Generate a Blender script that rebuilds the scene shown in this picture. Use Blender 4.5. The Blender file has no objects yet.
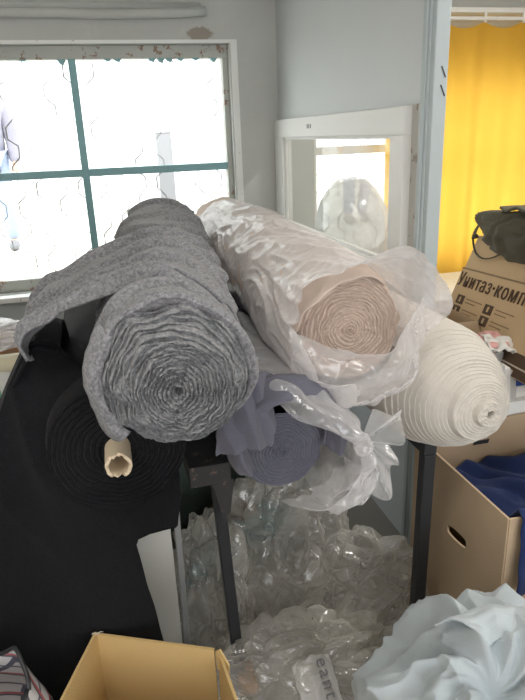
import bpy, math, random
from mathutils import Vector, Matrix, noise
random.seed(7)
PI = math.pi
sin, cos = math.sin, math.cos
SC = bpy.context.scene
COL = SC.collection

# ------------------------------------------------------------------ helpers
def V(*a): return Vector(a)
def N(x, y, z): return noise.noise(Vector((x, y, z)))
def FR(x, y, z, o=4): return noise.fractal(Vector((x, y, z)), 1.0, 2.0, o)
def sm(a, b, x):
    t = max(0.0, min(1.0, (x - a) / (b - a))); return t * t * (3 - 2 * t)
def lerp(a, b, t): return a + (b - a) * t
def interp(pts, x):
    if x <= pts[0][0]: return pts[0][1]
    for (x0, y0), (x1, y1) in zip(pts, pts[1:]):
        if x <= x1: return lerp(y0, y1, (x - x0) / (x1 - x0))
    return pts[-1][1]
ORG = {}
def org(o): return ORG.get(o.name, Vector((0, 0, 0)))
def thing(name, label, cat, loc, group=None):
    o = bpy.data.objects.new(name, None); COL.objects.link(o)
    o.empty_display_size = .05
    o.location = loc; ORG[o.name] = Vector(loc)
    o['label'] = label; o['category'] = cat
    if group: o['group'] = group
    return o
def tag(o, label, cat, group=None):
    o['label'] = label; o['category'] = cat
    if group: o['group'] = group
    return o
def mk(name, vs, fs, mat, parent=None, smooth=True, loc=None, kind=None):
    """one mesh object; vertices are given in world space"""
    if parent is not None: base = org(parent)
    elif loc is not None: base = Vector(loc)
    else: base = Vector((0, 0, 0))
    me = bpy.data.meshes.new(name)
    me.from_pydata([tuple(Vector(v) - base) for v in vs], [], fs)
    me.update()
    if smooth:
        me.polygons.foreach_set('use_smooth', [True] * len(me.polygons))
    o = bpy.data.objects.new(name, me); COL.objects.link(o)
    if mat: me.materials.append(mat)
    if parent is not None: o.parent = parent; ORG[o.name] = base
    else: o.location = base; ORG[o.name] = base
    if kind: o['kind'] = kind
    return o
class MB:
    def __init__(s): s.v = []; s.f = []
    def add(s, vs, fs):
        n = len(s.v); s.v += [Vector(v) for v in vs]; s.f += [tuple(i + n for i in f) for f in fs]
    def box(s, a, b):
        x0, y0, z0 = a; x1, y1, z1 = b
        s.add([(x0,y0,z0),(x1,y0,z0),(x1,y1,z0),(x0,y1,z0),(x0,y0,z1),(x1,y0,z1),(x1,y1,z1),(x0,y1,z1)],
              [(0,3,2,1),(4,5,6,7),(0,1,5,4),(1,2,6,5),(2,3,7,6),(3,0,4,7)])
    def obox(s, o, ex, ey, ez):
        """box from corner o and three edge vectors"""
        o = Vector(o)
        s.add([o, o+ex, o+ex+ey, o+ey, o+ez, o+ex+ez, o+ex+ey+ez, o+ey+ez],
              [(0,3,2,1),(4,5,6,7),(0,1,5,4),(1,2,6,5),(2,3,7,6),(3,0,4,7)])
    def bar(s, p, q, w, d, up=(0, 0, 1)):
        p = Vector(p); q = Vector(q); a = (q - p).normalized(); u = Vector(up)
        if abs(a.dot(u)) > .95: u = Vector((0, 1, 0))
        x = a.cross(u).normalized() * w; y = x.cross(a).normalized() * d
        s.obox(p - x/2 - y/2, x, y, q - p)
    def tube(s, pts, r, n=10, cap=True):
        pts = [Vector(p) for p in pts]; rings = []
        u = None
        for i, p in enumerate(pts):
            a = (pts[min(i+1, len(pts)-1)] - pts[max(i-1, 0)]).normalized()
            if u is None:
                u = a.orthogonal().normalized()
            else:
                u = (u - a * a.dot(u)).normalized()
            w = a.cross(u)
            rr = r[i] if isinstance(r, (list, tuple)) else r
            rings.append([p + (u * cos(2*PI*k/n) + w * sin(2*PI*k/n)) * rr for k in range(n)])
        vs = [v for g in rings for v in g]
        fs = []
        for i in range(len(rings)-1):
            for k in range(n):
                fs.append((i*n+k, i*n+(k+1) % n, (i+1)*n+(k+1) % n, (i+1)*n+k))
        if cap:
            fs.append(tuple(range(n))[::-1]); fs.append(tuple((len(rings)-1)*n+k for k in range(n)))
        s.add(vs, fs)
    def grid(s, nu, nv, fn, closed=False):
        """fn(u, v) with u, v in 0..1; closed wraps u"""
        n = len(s.v); cu = nu if closed else nu + 1
        for j in range(nv + 1):
            for i in range(cu): s.v.append(Vector(fn(i / nu, j / nv)))
        for j in range(nv):
            for i in range(nu):
                a = n + j*cu + i; b = n + j*cu + (i+1) % cu
                s.f.append((a, b, b + cu, a + cu))
    def build(s, name, mat, parent=None, smooth=False, **k):
        return mk(name, s.v, s.f, mat, parent, smooth, **k)
def bevel(o, w=.003, seg=2):
    m = o.modifiers.new('bevel', 'BEVEL'); m.width = w; m.segments = seg; m.limit_method = 'ANGLE'; return o
def solid(o, t=.003, off=0):
    m = o.modifiers.new('solid', 'SOLIDIFY'); m.thickness = t; m.offset = off; return o
def subd(o, n=1):
    m = o.modifiers.new('sub', 'SUBSURF'); m.levels = n; m.render_levels = n; return o

# ------------------------------------------------------------------ materials
class NT:
    def __init__(s, name):
        s.m = bpy.data.materials.new(name); s.m.use_nodes = True
        s.t = s.m.node_tree; s.t.nodes.clear()
        s.out = s.t.nodes.new('ShaderNodeOutputMaterial')
    def n(s, typ, **k):
        d = s.t.nodes.new(typ)
        for a, b in k.items():
            if a.startswith('i_'):
                key = a[2:].replace('_', ' ')
                d.inputs[int(key) if key.isdigit() else key].default_value = b
            else: setattr(d, a, b)
        return d
    def l(s, a, b): s.t.links.new(a, b)
    def coord(s, scale=(1, 1, 1), which='Object'):
        c = s.n('ShaderNodeTexCoord'); m = s.n('ShaderNodeMapping'); m.inputs['Scale'].default_value = scale
        s.l(c.outputs[which], m.inputs['Vector']); return m.outputs['Vector']
    def ramp(s, fac, stops, interp='LINEAR'):
        r = s.n('ShaderNodeValToRGB'); r.color_ramp.interpolation = interp
        e = r.color_ramp.elements
        while len(e) < len(stops): e.new(.5)
        for q, (p, c) in zip(e, stops):
            q.position = p; q.color = (c[0], c[1], c[2], 1) if not isinstance(c, float) else (c, c, c, 1)
        s.l(fac, r.inputs['Fac']); return r.outputs['Color']
    def noise(s, vec, scale, detail=4, rough=.6, dist=0):
        t = s.n('ShaderNodeTexNoise'); t.inputs['Scale'].default_value = scale
        t.inputs['Detail'].default_value = detail; t.inputs['Roughness'].default_value = rough
        t.inputs['Distortion'].default_value = dist
        if vec is not None: s.l(vec, t.inputs['Vector'])
        return t.outputs['Fac']
    def mix(s, fac, a, b, mode='MIX'):
        d = s.n('ShaderNodeMix', data_type='RGBA', blend_type=mode)
        for sock, val in ((d.inputs[0], fac), (d.inputs[6], a), (d.inputs[7], b)):
            if hasattr(val, 'node'): s.l(val, sock)
            elif isinstance(val, (int, float)): sock.default_value = val
            else: sock.default_value = (val[0], val[1], val[2], 1)
        return d.outputs[2]
    def bump(s, h, strength=.3, dist=.01):
        b = s.n('ShaderNodeBump'); b.inputs['Strength'].default_value = strength; b.inputs['Distance'].default_value = dist
        s.l(h, b.inputs['Height']); return b.outputs['Normal']
    def principled(s, color, rough=.7, normal=None, metallic=0, sheen=0, spec=.5, **k):
        p = s.n('ShaderNodeBsdfPrincipled')
        if hasattr(color, 'node'): s.l(color, p.inputs['Base Color'])
        else: p.inputs['Base Color'].default_value = (*color, 1)
        if hasattr(rough, 'node'): s.l(rough, p.inputs['Roughness'])
        else: p.inputs['Roughness'].default_value = rough
        p.inputs['Metallic'].default_value = metallic
        p.inputs['Specular IOR Level'].default_value = spec
        if sheen: p.inputs['Sheen Weight'].default_value = sheen; p.inputs['Sheen Roughness'].default_value = .6
        if normal is not None: s.l(normal, p.inputs['Normal'])
        s.l(p.outputs[0], s.out.inputs['Surface']); return p
def cloth(name, c1, c2, scale=400, bump=.3, sheen=.0, rough=.95, big=.15, weave=True):
    t = NT(name); v = t.coord()
    n1 = t.noise(v, scale, 3, .7); n2 = t.noise(v, 9, 4)
    c = t.ramp(n1, [(.3, c1), (.7, c2)])
    d = tuple(x * (1 - big) for x in c2)
    c = t.mix(big, c, t.ramp(n2, [(.35, (.55, .55, .55)), (.65, (1, 1, 1))]), 'MULTIPLY')
    t.principled(c, rough, t.bump(n1, bump, .004), sheen=sheen, spec=.2); return t.m
def paint(name, c, c2=None, chips=None, chip_amt=.62, scale=14, rough=.55, bump=.25):
    t = NT(name); v = t.coord()
    n = t.noise(v, scale, 6, .65); n2 = t.noise(v, 3, 4)
    col = t.mix(n2, c, c2 or tuple(x * .88 for x in c))
    if chips:
        k = t.ramp(n, [(chip_amt, 0.0), (chip_amt + .02, 1.0)])
        col = t.mix(k, col, chips)
    t.principled(col, rough, t.bump(n, bump, .006)); return t.m
def card(name, c, c2=None, rough=.8):
    t = NT(name); v = t.coord((1, 1, 1)); w = t.n('ShaderNodeTexWave', wave_type='BANDS', bands_direction='DIAGONAL')
    w.inputs['Scale'].default_value = 60; w.inputs['Distortion'].default_value = .6
    t.l(v, w.inputs['Vector'])
    n = t.noise(v, 7, 5); n2 = t.noise(v, 160, 2)
    col = t.mix(n, c, c2 or tuple(x * .85 for x in c))
    col = t.mix(.04, col, w.outputs['Color'], 'MULTIPLY')
    t.principled(col, rough, t.bump(n2, .08, .002), spec=.25); return t.m
def plain(name, c, rough=.6, metallic=0, spec=.4):
    t = NT(name); v = t.coord(); n = t.noise(v, 12, 5)
    t.principled(t.mix(n, tuple(x * 1.06 for x in c), tuple(x * .9 for x in c)), rough, t.bump(n, .08, .004), metallic=metallic, spec=spec); return t.m
def film(name, tint, dens=.3, edge=.55, rough=.18, milky=.5, gloss=.35, bs=14, bd=2, bst=.4):
    """thin clear plastic: see-through face on, milkier at glancing angles and where it is crumpled"""
    t = NT(name); v = t.coord()
    n = t.noise(v, bs, bd, .5, 1.5); n2 = t.noise(v, 9, 3, .6, .6)
    b = t.bump(n, bst, .02)
    lw = t.n('ShaderNodeLayerWeight'); lw.inputs['Blend'].default_value = .35; t.l(b, lw.inputs['Normal'])
    m1 = t.n('ShaderNodeMath', operation='MULTIPLY_ADD'); t.l(lw.outputs['Facing'], m1.inputs[0]); m1.inputs[1].default_value = edge; m1.inputs[2].default_value = dens
    m2 = t.n('ShaderNodeMath', operation='MULTIPLY_ADD', use_clamp=True); t.l(n2, m2.inputs[0]); m2.inputs[1].default_value = .35
    m3 = t.n('ShaderNodeMath', operation='SUBTRACT'); t.l(m1.outputs[0], m3.inputs[0]); m3.inputs[1].default_value = .175
    t.l(m3.outputs[0], m2.inputs[2])
    tr = t.n('ShaderNodeBsdfTransparent'); tr.inputs[0].default_value = (*[min(1, x * 1.02) for x in (.97, .97, .97)], 1)
    df = t.n('ShaderNodeBsdfDiffuse'); df.inputs[0].default_value = (*tint, 1)
    tl = t.n('ShaderNodeBsdfTranslucent'); tl.inputs[0].default_value = (*tint, 1)
    t.l(b, df.inputs['Normal'])
    gl = t.n('ShaderNodeBsdfGlossy'); gl.inputs['Roughness'].default_value = rough; t.l(b, gl.inputs['Normal'])
    a = t.n('ShaderNodeMixShader'); a.inputs[0].default_value = milky; t.l(df.outputs[0], a.inputs[1]); t.l(tl.outputs[0], a.inputs[2])
    g = t.n('ShaderNodeMixShader'); g.inputs[0].default_value = gloss; t.l(a.outputs[0], g.inputs[1]); t.l(gl.outputs[0], g.inputs[2])
    f = t.n('ShaderNodeMixShader'); t.l(m2.outputs[0], f.inputs[0]); t.l(tr.outputs[0], f.inputs[1]); t.l(g.outputs[0], f.inputs[2])
    t.l(f.outputs[0], t.out.inputs['Surface']); return t.m
def glass(name, ior=1.45, boost=0.0, tint=(.96, .98, .97), dust=0):
    t = NT(name)
    tr = t.n('ShaderNodeBsdfTransparent'); tr.inputs[0].default_value = (*tint, 1)
    gl = t.n('ShaderNodeBsdfGlossy'); gl.inputs['Roughness'].default_value = .01
    fr = t.n('ShaderNodeLayerWeight'); fr.inputs['Blend'].default_value = .5
    pw = t.n('ShaderNodeMath', operation='POWER'); t.l(fr.outputs['Facing'], pw.inputs[0]); pw.inputs[1].default_value = 5
    r0_ = ((ior - 1) / (ior + 1)) ** 2
    ad = t.n('ShaderNodeMath', operation='MULTIPLY_ADD', use_clamp=True); t.l(pw.outputs[0], ad.inputs[0]); ad.inputs[1].default_value = 1 - r0_; ad.inputs[2].default_value = r0_ + boost
    f = t.n('ShaderNodeMixShader'); t.l(ad.outputs[0], f.inputs[0]); t.l(gl.outputs[0], f.inputs[2])
    if dust:
        df = t.n('ShaderNodeBsdfDiffuse'); df.inputs[0].default_value = (.8, .82, .8, 1)
        d2 = t.n('ShaderNodeMixShader'); d2.inputs[0].default_value = dust; t.l(tr.outputs[0], d2.inputs[1]); t.l(df.outputs[0], d2.inputs[2]); t.l(d2.outputs[0], f.inputs[1])
    else: t.l(tr.outputs[0], f.inputs[1])
    t.l(f.outputs[0], t.out.inputs['Surface']); return t.m

M = {}
def wall_mat():
    t = NT('old_plaster'); v = t.coord()
    n = t.noise(v, 2.2, 6, .6); n2 = t.noise(v, 30, 5); n3 = t.noise(v, 6, 8, .7, .8)
    col = t.mix(n, (.44, .45, .43), (.60, .61, .59))
    col = t.mix(t.ramp(n3, [(.60, 0.0), (.72, .55)]), col, (.58, .58, .56))
    # peeled brown patch above the window corner and other small chips
    sep = t.n('ShaderNodeVectorMath', operation='DISTANCE'); mp = t.coord((1, 1, 2.6)); t.l(mp, sep.inputs[0]); sep.inputs[1].default_value = (.57, 3.4, 1.99 * 2.6)
    ad = t.n('ShaderNodeMath', operation='MULTIPLY_ADD'); t.l(n3, ad.inputs[0]); ad.inputs[1].default_value = .22; t.l(sep.outputs['Value'], ad.inputs[2])
    k = t.ramp(ad.outputs[0], [(.17, 1.0), (.185, 0.0)])
    col = t.mix(k, col, (.33, .29, .25))
    t.principled(col, .8, t.bump(n2, .25, .008), spec=.2); return t.m
M['wall'] = wall_mat()
M['reveal'] = paint('reveal_paint', (.84, .85, .83), (.78, .79, .77), (.45, .40, .33), .68, 18)
M['white_frame'] = paint('white_frame_paint', (.82, .82, .80), (.77, .77, .75), (.5, .48, .44), .71, 22)
M['old_frame'] = paint('old_frame_paint', (.50, .51, .47), (.40, .42, .39), (.28, .18, .13), .58, 22)
M['teal'] = paint('teal_paint', (.26, .45, .48), (.20, .39, .42), (.20, .17, .14), .66, 30)
M['panel'] = paint('panel_paint', (.60, .625, .63), (.55, .575, .58), None)
M['post'] = paint('post_paint', (.46, .52, .535), (.41, .47, .48), (.40, .39, .37), .74, 16)
M['plaster_strip'] = paint('cracked_filler', (.62, .61, .58), (.50, .49, .47), (.36, .31, .26), .58, 20, .85, .6)
M['low_wall'] = paint('low_wall_paint', (.52, .56, .58), (.46, .50, .52), (.25, .25, .24), .70, 20)
M['floor'] = plain('concrete_floor', (.24, .215, .19), .85)
M['ceiling'] = plain('ceiling_white', (.84, .82, .77), .9)
M['rear'] = plain('rear_plaster', (.74, .72, .68), .9)
M['glass'] = glass('window_glass', 1.3)
M['glass_in'] = glass('inner_glass', 1.35, .0, (.90, .92, .90), .20)
M['wire'] = plain('wire', (.22, .21, .20), .6)
M['grey'] = cloth('grey_fleece', (.098, .098, .106), (.33, .33, .348), 150, .8, .2)
M['grey_end'] = cloth('grey_fleece_edge', (.10, .103, .11), (.36, .365, .375), 160, 1.0, .2)
M['black'] = cloth('black_wool', (.004, .004, .0045), (.013, .013, .016), 300, .5, .04, 1, .3)
M['pink'] = cloth('dusty_pink_cotton', (.58, .47, .40), (.68, .56, .48), 500, .1, .1)
M['mauve'] = cloth('blue_grey_cotton', (.115, .115, .150), (.165, .165, .205), 500, .12, .15)
M['white_cloth'] = cloth('off_white_cotton', (.57, .53, .475), (.67, .63, .565), 500, .1, .1)
M['pale_blue'] = cloth('pale_blue_cloth', (.44, .495, .52), (.52, .575, .605), 500, .06, .2)
M['card'] = card('brown_card', (.66, .48, .29))
M['card_in'] = card('yellow_card', (.66, .47, .22), (.60, .42, .18))
M['card_dark'] = card('box_card', (.56, .42, .28))
M['tube'] = card('core_tube_card', (.78, .65, .47))
M['print'] = plain('brown_print', (.10, .06, .035), .8)
M['print_soft'] = plain('faded_print', (.28, .19, .11), .8)
M['print_white'] = plain('pale_print', (.62, .55, .46), .8)
M['steel'] = paint('dark_frame_paint', (.030, .032, .036), (.022, .023, .026), (.09, .06, .045), .70, 30, .5)
M['rust'] = paint('flaking_paint', (.05, .045, .045), (.03, .03, .03), (.13, .09, .07), .60, 26, .8, .5)
M['film'] = film('clear_wrap', (.95, .93, .94), .50, .5, .24, .3, .20)
M['film_thin'] = film('thin_bag', (.95, .94, .95), .32, .6, .18, .35, .20)
M['film_dull'] = film('loose_film', (.88, .86, .80), .30, .60, .16, .35, .22, 16, 2, .35)
M['green_canvas'] = cloth('dark_green_canvas', (.055, .075, .065), (.080, .105, .09), 200, .2)
M['teal_plastic'] = plain('teal_plastic', (.02, .12, .13), .35)
M['green_plastic'] = plain('green_plastic', (.05, .32, .15), .4)
M['olive'] = cloth('olive_nylon', (.050, .046, .026), (.085, .078, .046), 300, .2, .1, .7)
M['navy'] = cloth('navy_cloth', (.010, .022, .085), (.016, .034, .125), 300, .15, .1)
M['cream'] = plain('cream', (.66, .60, .44), .6)
M['paper'] = plain('paper_white', (.72, .70, .66), .8)
M['board'] = paint('white_board', (.66, .65, .60), (.56, .55, .50), (.38, .34, .27), .70, 8)
M['galv'] = plain('galvanised', (.50, .52, .53), .4, .6)
M['wood'] = card('raw_wood', (.42, .23, .10))
M['pink_paper'] = plain('pink_paper', (.66, .36, .33), .7)
M['blue_paper'] = plain('blue_cover', (.02, .07, .30), .45)
M['grey_paper'] = plain('grey_paper', (.50, .49, .46), .8)
M['debris'] = plain('dead_leaf', (.16, .10, .055), .9)
M['yard'] = plain('yard_concrete', (.62, .60, .54), .9)
M['house'] = plain('pale_house', (.78, .78, .78), .9)
M['concrete'] = plain('grey_concrete', (.18, .18, .19), .9)
M['jacket'] = cloth('violet_grey_jacket', (.22, .21, .26), (.27, .26, .31), 60, .2)
M['jeans'] = cloth('blue_jeans', (.28, .34, .48), (.33, .39, .54), 60, .2)
M['skin'] = plain('skin', (.50, .32, .24), .6)
M['hair'] = plain('hair', (.03, .025, .02), .7)
def curtain_mat():
    t = NT('yellow_curtain'); v = t.coord(); n = t.noise(v, 90, 3); n2 = t.noise(v, 5, 4)
    col = t.mix(n2, (.86, .53, .085), (.78, .46, .07))
    df = t.n('ShaderNodeBsdfDiffuse'); tl = t.n('ShaderNodeBsdfTranslucent')
    t.l(col, df.inputs[0]); t.l(col, tl.inputs[0]); b = t.bump(n, .2, .003); t.l(b, df.inputs['Normal'])
    x = t.n('ShaderNodeMixShader'); x.inputs[0].default_value = .5
    t.l(df.outputs[0], x.inputs[1]); t.l(tl.outputs[0], x.inputs[2]); t.l(x.outputs[0], t.out.inputs['Surface']); return t.m
M['curtain'] = curtain_mat()
def plaid_mat():
    t = NT('checked_bag_fabric'); v = t.coord()
    sp = t.n('ShaderNodeSeparateXYZ'); t.l(v, sp.inputs[0])
    def bands(sock, freq, lo, hi):
        m = t.n('ShaderNodeMath', operation='MULTIPLY'); t.l(sock, m.inputs[0]); m.inputs[1].default_value = freq
        f = t.n('ShaderNodeMath', operation='FRACT'); t.l(m.outputs[0], f.inputs[0])
        return t.ramp(f.outputs[0], [(0, 0.0), (lo, 1.0), (hi, 0.0)], 'CONSTANT')
    ad = t.n('ShaderNodeMath', operation='MULTIPLY_ADD'); t.l(sp.outputs['X'], ad.inputs[0]); ad.inputs[1].default_value = .8
    t.l(sp.outputs['Y'], ad.inputs[2])
    h = ad.outputs[0]
    c = t.mix(bands(h, 26, .45, .62), (.62, .61, .62), (.10, .10, .14))
    c = t.mix(bands(sp.outputs['Z'], 26, .45, .60), c, (.12, .12, .16))
    c = t.mix(bands(h, 13, .80, .90), c, (.48, .12, .13))
    c = t.mix(bands(sp.outputs['Z'], 13, .80, .88), c, (.48, .14, .14))
    t.principled(c, .5, t.bump(t.noise(v, 60, 3), .2, .004)); return t.m
M['plaid'] = plaid_mat()

# ------------------------------------------------------------------ the room
WY = 3.4      # inner face of the window wall
PX = .979     # partition plane
CEIL = 2.35
def wall_with_holes(name, y0, y1, xs, zs, holes, mat):
    """wall in the x-z plane between y0 and y1, minus rectangular holes (index cells of xs, zs)"""
    b = MB()
    for i in range(len(xs)-1):
        for j in range(len(zs)-1):
            if (i, j) in holes: continue
            b.box((xs[i], y0, zs[j]), (xs[i+1], y1, zs[j+1]))
    return b.build(name, mat, kind='structure')
wb = wall_with_holes('wall_back', WY, WY + .28, [-1.9, -1.32, .735, 1.19, 2.75, 3.3], [0, .74, .755, 1.80, 1.945, CEIL + .15],
                     {(1, 2), (1, 3), (3, 2)}, M['wall'])
MB_ = MB(); MB_.box((-2.02, -2.6, 0), (-1.9, WY + .28, CEIL + .15)); MB_.build('wall_left', M['rear'], kind='structure')
MB_ = MB(); MB_.box((3.3, -2.6, 0), (3.42, WY + .28, CEIL + .15)); MB_.build('wall_right', M['rear'], kind='structure')
wall_with_holes('wall_rear', -2.6, -2.45, [-1.9, -.8, 2.0, 3.3], [0, .75, 2.15, CEIL + .15], {(1, 1)}, M['rear'])
MB_ = MB(); MB_.box((-2.02, -2.6, -.1), (3.42, WY + .28, 0)); MB_.build('floor', M['floor'], kind='structure')
MB_ = MB(); MB_.box((-2.02, -2.6, CEIL), (3.42, WY + .28, CEIL + .12)); MB_.build('ceiling', M['ceiling'], kind='structure')
# pipe-like cornice high on the window wall
b = MB()
pts = [(-1.9 + .2*i, WY - .028, 2.072 + .004*sin(i*1.7)) for i in range(13)] + [(.62, WY - .028, 2.085)]
b.tube(pts, .022, 10); b.box((-1.9, WY - .022, 2.09), (.60, WY, 2.125))
b.build('trim_1', M['wall'], smooth=True, kind='structure')
# lower painted part of the window wall, below the sill
b = MB(); b.box((-1.9, WY - .012, 0), (PX, WY, .725)); b.build('trim_2', M['low_wall'], kind='structure')

# the steel-barred window
b = MB()                     # outer frame, set a little back in the opening
fy0, fy1 = WY + .045, WY + .105
x0, x1, z0, z1 = -1.32, .735, .755, 1.945
b.box((x0, fy0, z1 - .062), (x1, fy1, z1)); b.box((x0, fy0, z0), (x1, fy1, z0 + .062))
b.box((x1 - .030, fy0, z0 + .062), (x1, fy1, z1 - .062)); b.box((x0, fy0, z0 + .062), (x0 + .05, fy1, z1 - .062))
w1 = b.build('window_1', M['old_frame'], loc=(-.3, WY + .07, .755), kind='structure'); bevel(w1, .004)
b = MB(); b.box((-.0665, fy0 - .006, .81), (-.0295, fy1 - .01, 1.885)); o = b.build('mullion', M['teal'], w1); bevel(o, .004)
b = MB(); b.box((-.85, fy0 - .006, .81), (-.813, fy1 - .01, 1.885)); o = b.build('mullion', M['teal'], w1); bevel(o, .004)
b = MB(); b.box((x0 + .05, fy0 - .004, 1.327), (x1 - .030, fy1 - .012, 1.365)); o = b.build('glazing_bar', M['teal'], w1); bevel(o, .004)
# flaking teal remains along the top bar
b = MB()
for i in range(26):
    xx = -.42 + i * .044 + random.uniform(-.01, .01)
    if random.random() < .45: continue
    d = random.uniform(.008, .03)
    b.add([(xx, fy0 - .003, 1.884), (xx + .04, fy0 - .003, 1.884), (xx + .03, fy0 - .003, 1.884 - d), (xx + .012, fy0 - .003, 1.884 - d*.7),
           (xx, fy0 + .02, 1.884), (xx + .04, fy0 + .02, 1.884), (xx + .03, fy0 + .02, 1.884 - d), (xx + .012, fy0 + .02, 1.884 - d*.7)],
          [(0,3,2,1),(4,5,6,7),(0,1,5,4),(1,2,6,5),(2,3,7,6),(3,0,4,7)])
b.build('paint_flakes', M['teal'], w1)
for xa, xb in ((-1.27, -.85), (-.813, -.0665), (-.0295, .705)):
    for za, zb in ((.817, 1.327), (1.365, 1.883)):
        b = MB(); b.box((xa - .004, WY + .078, za - .004), (xb + .004, WY + .081, zb + .004)); b.build('pane', M['glass'], w1)
# wire grille of zigzag wires behind the glass
b = MB(); step = .105; hz = .19
for k in range(-12, 8):
    xk = k * step + .03
    pts = []
    for j in range(15):
        z = .70 + j * hz / 2
        s = ((j // 1) % 2) * 2 - 1
        off = s * .022 * (1 if k % 2 else -1)
        for dz in (-.028, .028):
            pts.append((xk + off + .004*N(k*3.1, j*.7, 0), WY + .135, z + dz + .012*N(k*1.3, j*.9, 4)))
    b.tube(pts, [.0031 * (.55 + .9 * max(0, .5 + N(k*2.3, q*.35, 1))) for q in range(len(pts))], 5)
b.build('wire_grille', M['wire'], w1, smooth=True)
b = MB()                     # painted reveal boards lining the opening, splayed to the inside
b.add([(.735, WY + .045, .755), (.742, WY - .002, .745), (.742, WY - .002, 1.955), (.735, WY + .045, 1.945),
       (.775, WY - .002, .745), (.775, WY - .002, 1.955), (.775, WY - .010, .745), (.775, WY - .010, 1.955), (.742, WY - .010, .745), (.742, WY - .010, 1.955)],
      [(0, 1, 2, 3), (1, 8, 9, 2), (8, 6, 7, 9), (6, 4, 5, 7)])
b.box((-1.32, WY - .006, 1.947), (.775, WY + .001, 1.962))
b.build('reveal_trim', M['reveal'], w1)
b = MB(); b.box((-1.36, WY - .075, .722), (.79, WY + .06, .752)); o = b.build('window_sill', M['reveal'], w1); bevel(o, .006)

# the partition: panels, inner window, post
def pane_box(name, y0, y1, z0, z1, mat, parent=None, x0=PX, x1=PX+.02, bv=.003, kind=None):
    b = MB(); b.box((x0, y0, z0), (x1, y1, z1)); o = b.build(name, mat, parent, kind=kind); bevel(o, bv); return o
wp = pane_box('wall_partition', 1.80, WY, 1.567, CEIL, M['panel'], x0=PX + .008, kind='structure')
pane_box('lower_panel', 1.80, WY, 0, .985, M['panel'], wp, x0=PX + .008)
pane_box('filler_strip', 1.795, 1.90, .985, 1.572, M['plaster_strip'], wp, x0=PX + .006, x1=PX + .03)
w2 = pane_box('window_2', 1.882, 3.385, 1.482, 1.568, M['white_frame'], x0=PX - .022, x1=PX + .03, kind='structure')
pane_box('frame_rail', 1.882, 3.385, .975, 1.048, M['white_frame'], w2, x0=PX - .022, x1=PX + .03)
pane_box('frame_stile', 1.882, 1.978, 1.048, 1.482, M['white_frame'], w2, x0=PX - .022, x1=PX + .03)
pane_box('frame_stile', 3.24, 3.385, 1.048, 1.482, M['white_frame'], w2, x0=PX - .022, x1=PX + .03)
b = MB()                     # thin stepped bead around the pane
for (ya, yb, za, zb) in ((1.978, 3.24, 1.470, 1.482), (1.978, 3.24, 1.048, 1.060), (1.978, 1.992, 1.06, 1.47), (3.226, 3.24, 1.06, 1.47)):
    b.box((PX - .008, ya, za), (PX + .012, yb, zb))
b.build('glazing_bead', M['white_frame'], w2)
b = MB()
for dy in (0, .022, .044): b.box((PX - .0235, 2.78 + dy, 1.518), (PX - .0215, 2.786 + dy, 1.536))
b.build('screw_slots', M['steel'], w2)
b = MB(); b.add([(PX + .002, 1.985, 1.055), (PX + .002, 3.232, 1.055), (PX + .002, 3.232, 1.476), (PX + .002, 1.985, 1.476)], [(0, 1, 2, 3)]); b.build('pane', M['glass_in'], w2)
b = MB(); b.box((PX - .004, 1.742, 0), (PX + .042, 1.80, CEIL)); tp = b.build('trim_3', M['post'], kind='structure'); bevel(tp, .004)
b = MB(); b.box((PX - .014, 1.778, 0), (PX + .02, 1.802, CEIL)); b.box((PX - .009, 1.765, 0), (PX + .01, 1.778, CEIL)); o = b.build('moulding', M['post'], tp); bevel(o, .004)
b = MB()                     # two short black marks drawn on the post
for z in (1.665, 1.615): b.obox((PX + .018, 1.7405, z), Vector((.014, 0, -.030)), Vector((0, .002, 0)), Vector((.003, 0, .002)))
b.build('pen_marks', M['steel'], tp)

# second window behind the curtain, curtain and rail
b = MB()
for (xa, xb, za, zb) in ((1.19, 2.75, .755, .81), (1.19, 2.75, 1.75, 1.80), (1.19, 1.22, .81, 1.75), (2.70, 2.75, .81, 1.75), (1.96, 2.0, .81, 1.75), (1.22, 1.96, 1.375, 1.42), (2.0, 2.70, 1.375, 1.42)):
    b.box((xa, WY + .05, za), (xb, WY + .11, zb))
w3 = b.build('window_3', M['white_frame'], kind='structure')
for xa, xb in ((1.22, 1.96), (2.0, 2.70)):
    for za, zb in ((.81, 1.375), (1.42, 1.75)):
        b = MB(); b.box((xa - .004, WY + .078, za - .004), (xb + .004, WY + .081, zb + .004)); b.build('pane', M['glass'], w3)
b = MB()
for k in range(7):
    xk = 1.24 + k * .085; pts = []
    for j in range(13):
        off = (.030 if j % 2 else -.030) * (1 if k % 2 else -1)
        for dz in (-.04, .04): pts.append((xk + off, WY + .135, .74 + j * .095 + dz))
    b.tube(pts, .0024, 5)
b.build('wire_grille', M['wire'], w3, smooth=True)
cy = 3.27
def curt(u, v):
    x = 1.545 + u * 1.50; z0_ = 2.030
    top = z0_ - .035 * abs(sin((x - 1.885) / .235 * PI)) ** .8 if v < .001 else None
    z = lerp(z0_ - .035 * abs(sin((x - 1.885) / .235 * PI)) ** 1.0, .625, v)
    y = cy + (.010 + .02 * v) * sin(x * 27 + .7 * sin(x * 9)) + .008 * N(x * 6, z * 2, 1)
    return (x, y, z)
b = MB(); b.grid(260, 30, curt); cu = b.build('curtain', M['curtain'], loc=(2.1, cy, .63), smooth=True)
tag(cu, 'long bright yellow curtain hanging across the window beyond the white post', 'curtain')
rl = thing('curtain_rail', 'thin white rail above the yellow curtain', 'curtain rail', (2.1, cy, 2.04))
b = MB(); b.box((1.25, cy - .012, 2.034), (3.1, cy + .012, 2.050)); o = b.build('rail', M['reveal'], rl); bevel(o, .003)
b = MB(); b.box((1.25, cy - .004, 2.070), (3.1, WY, 2.095)); o = b.build('rail_support', M['reveal'], rl); bevel(o, .003)
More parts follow.
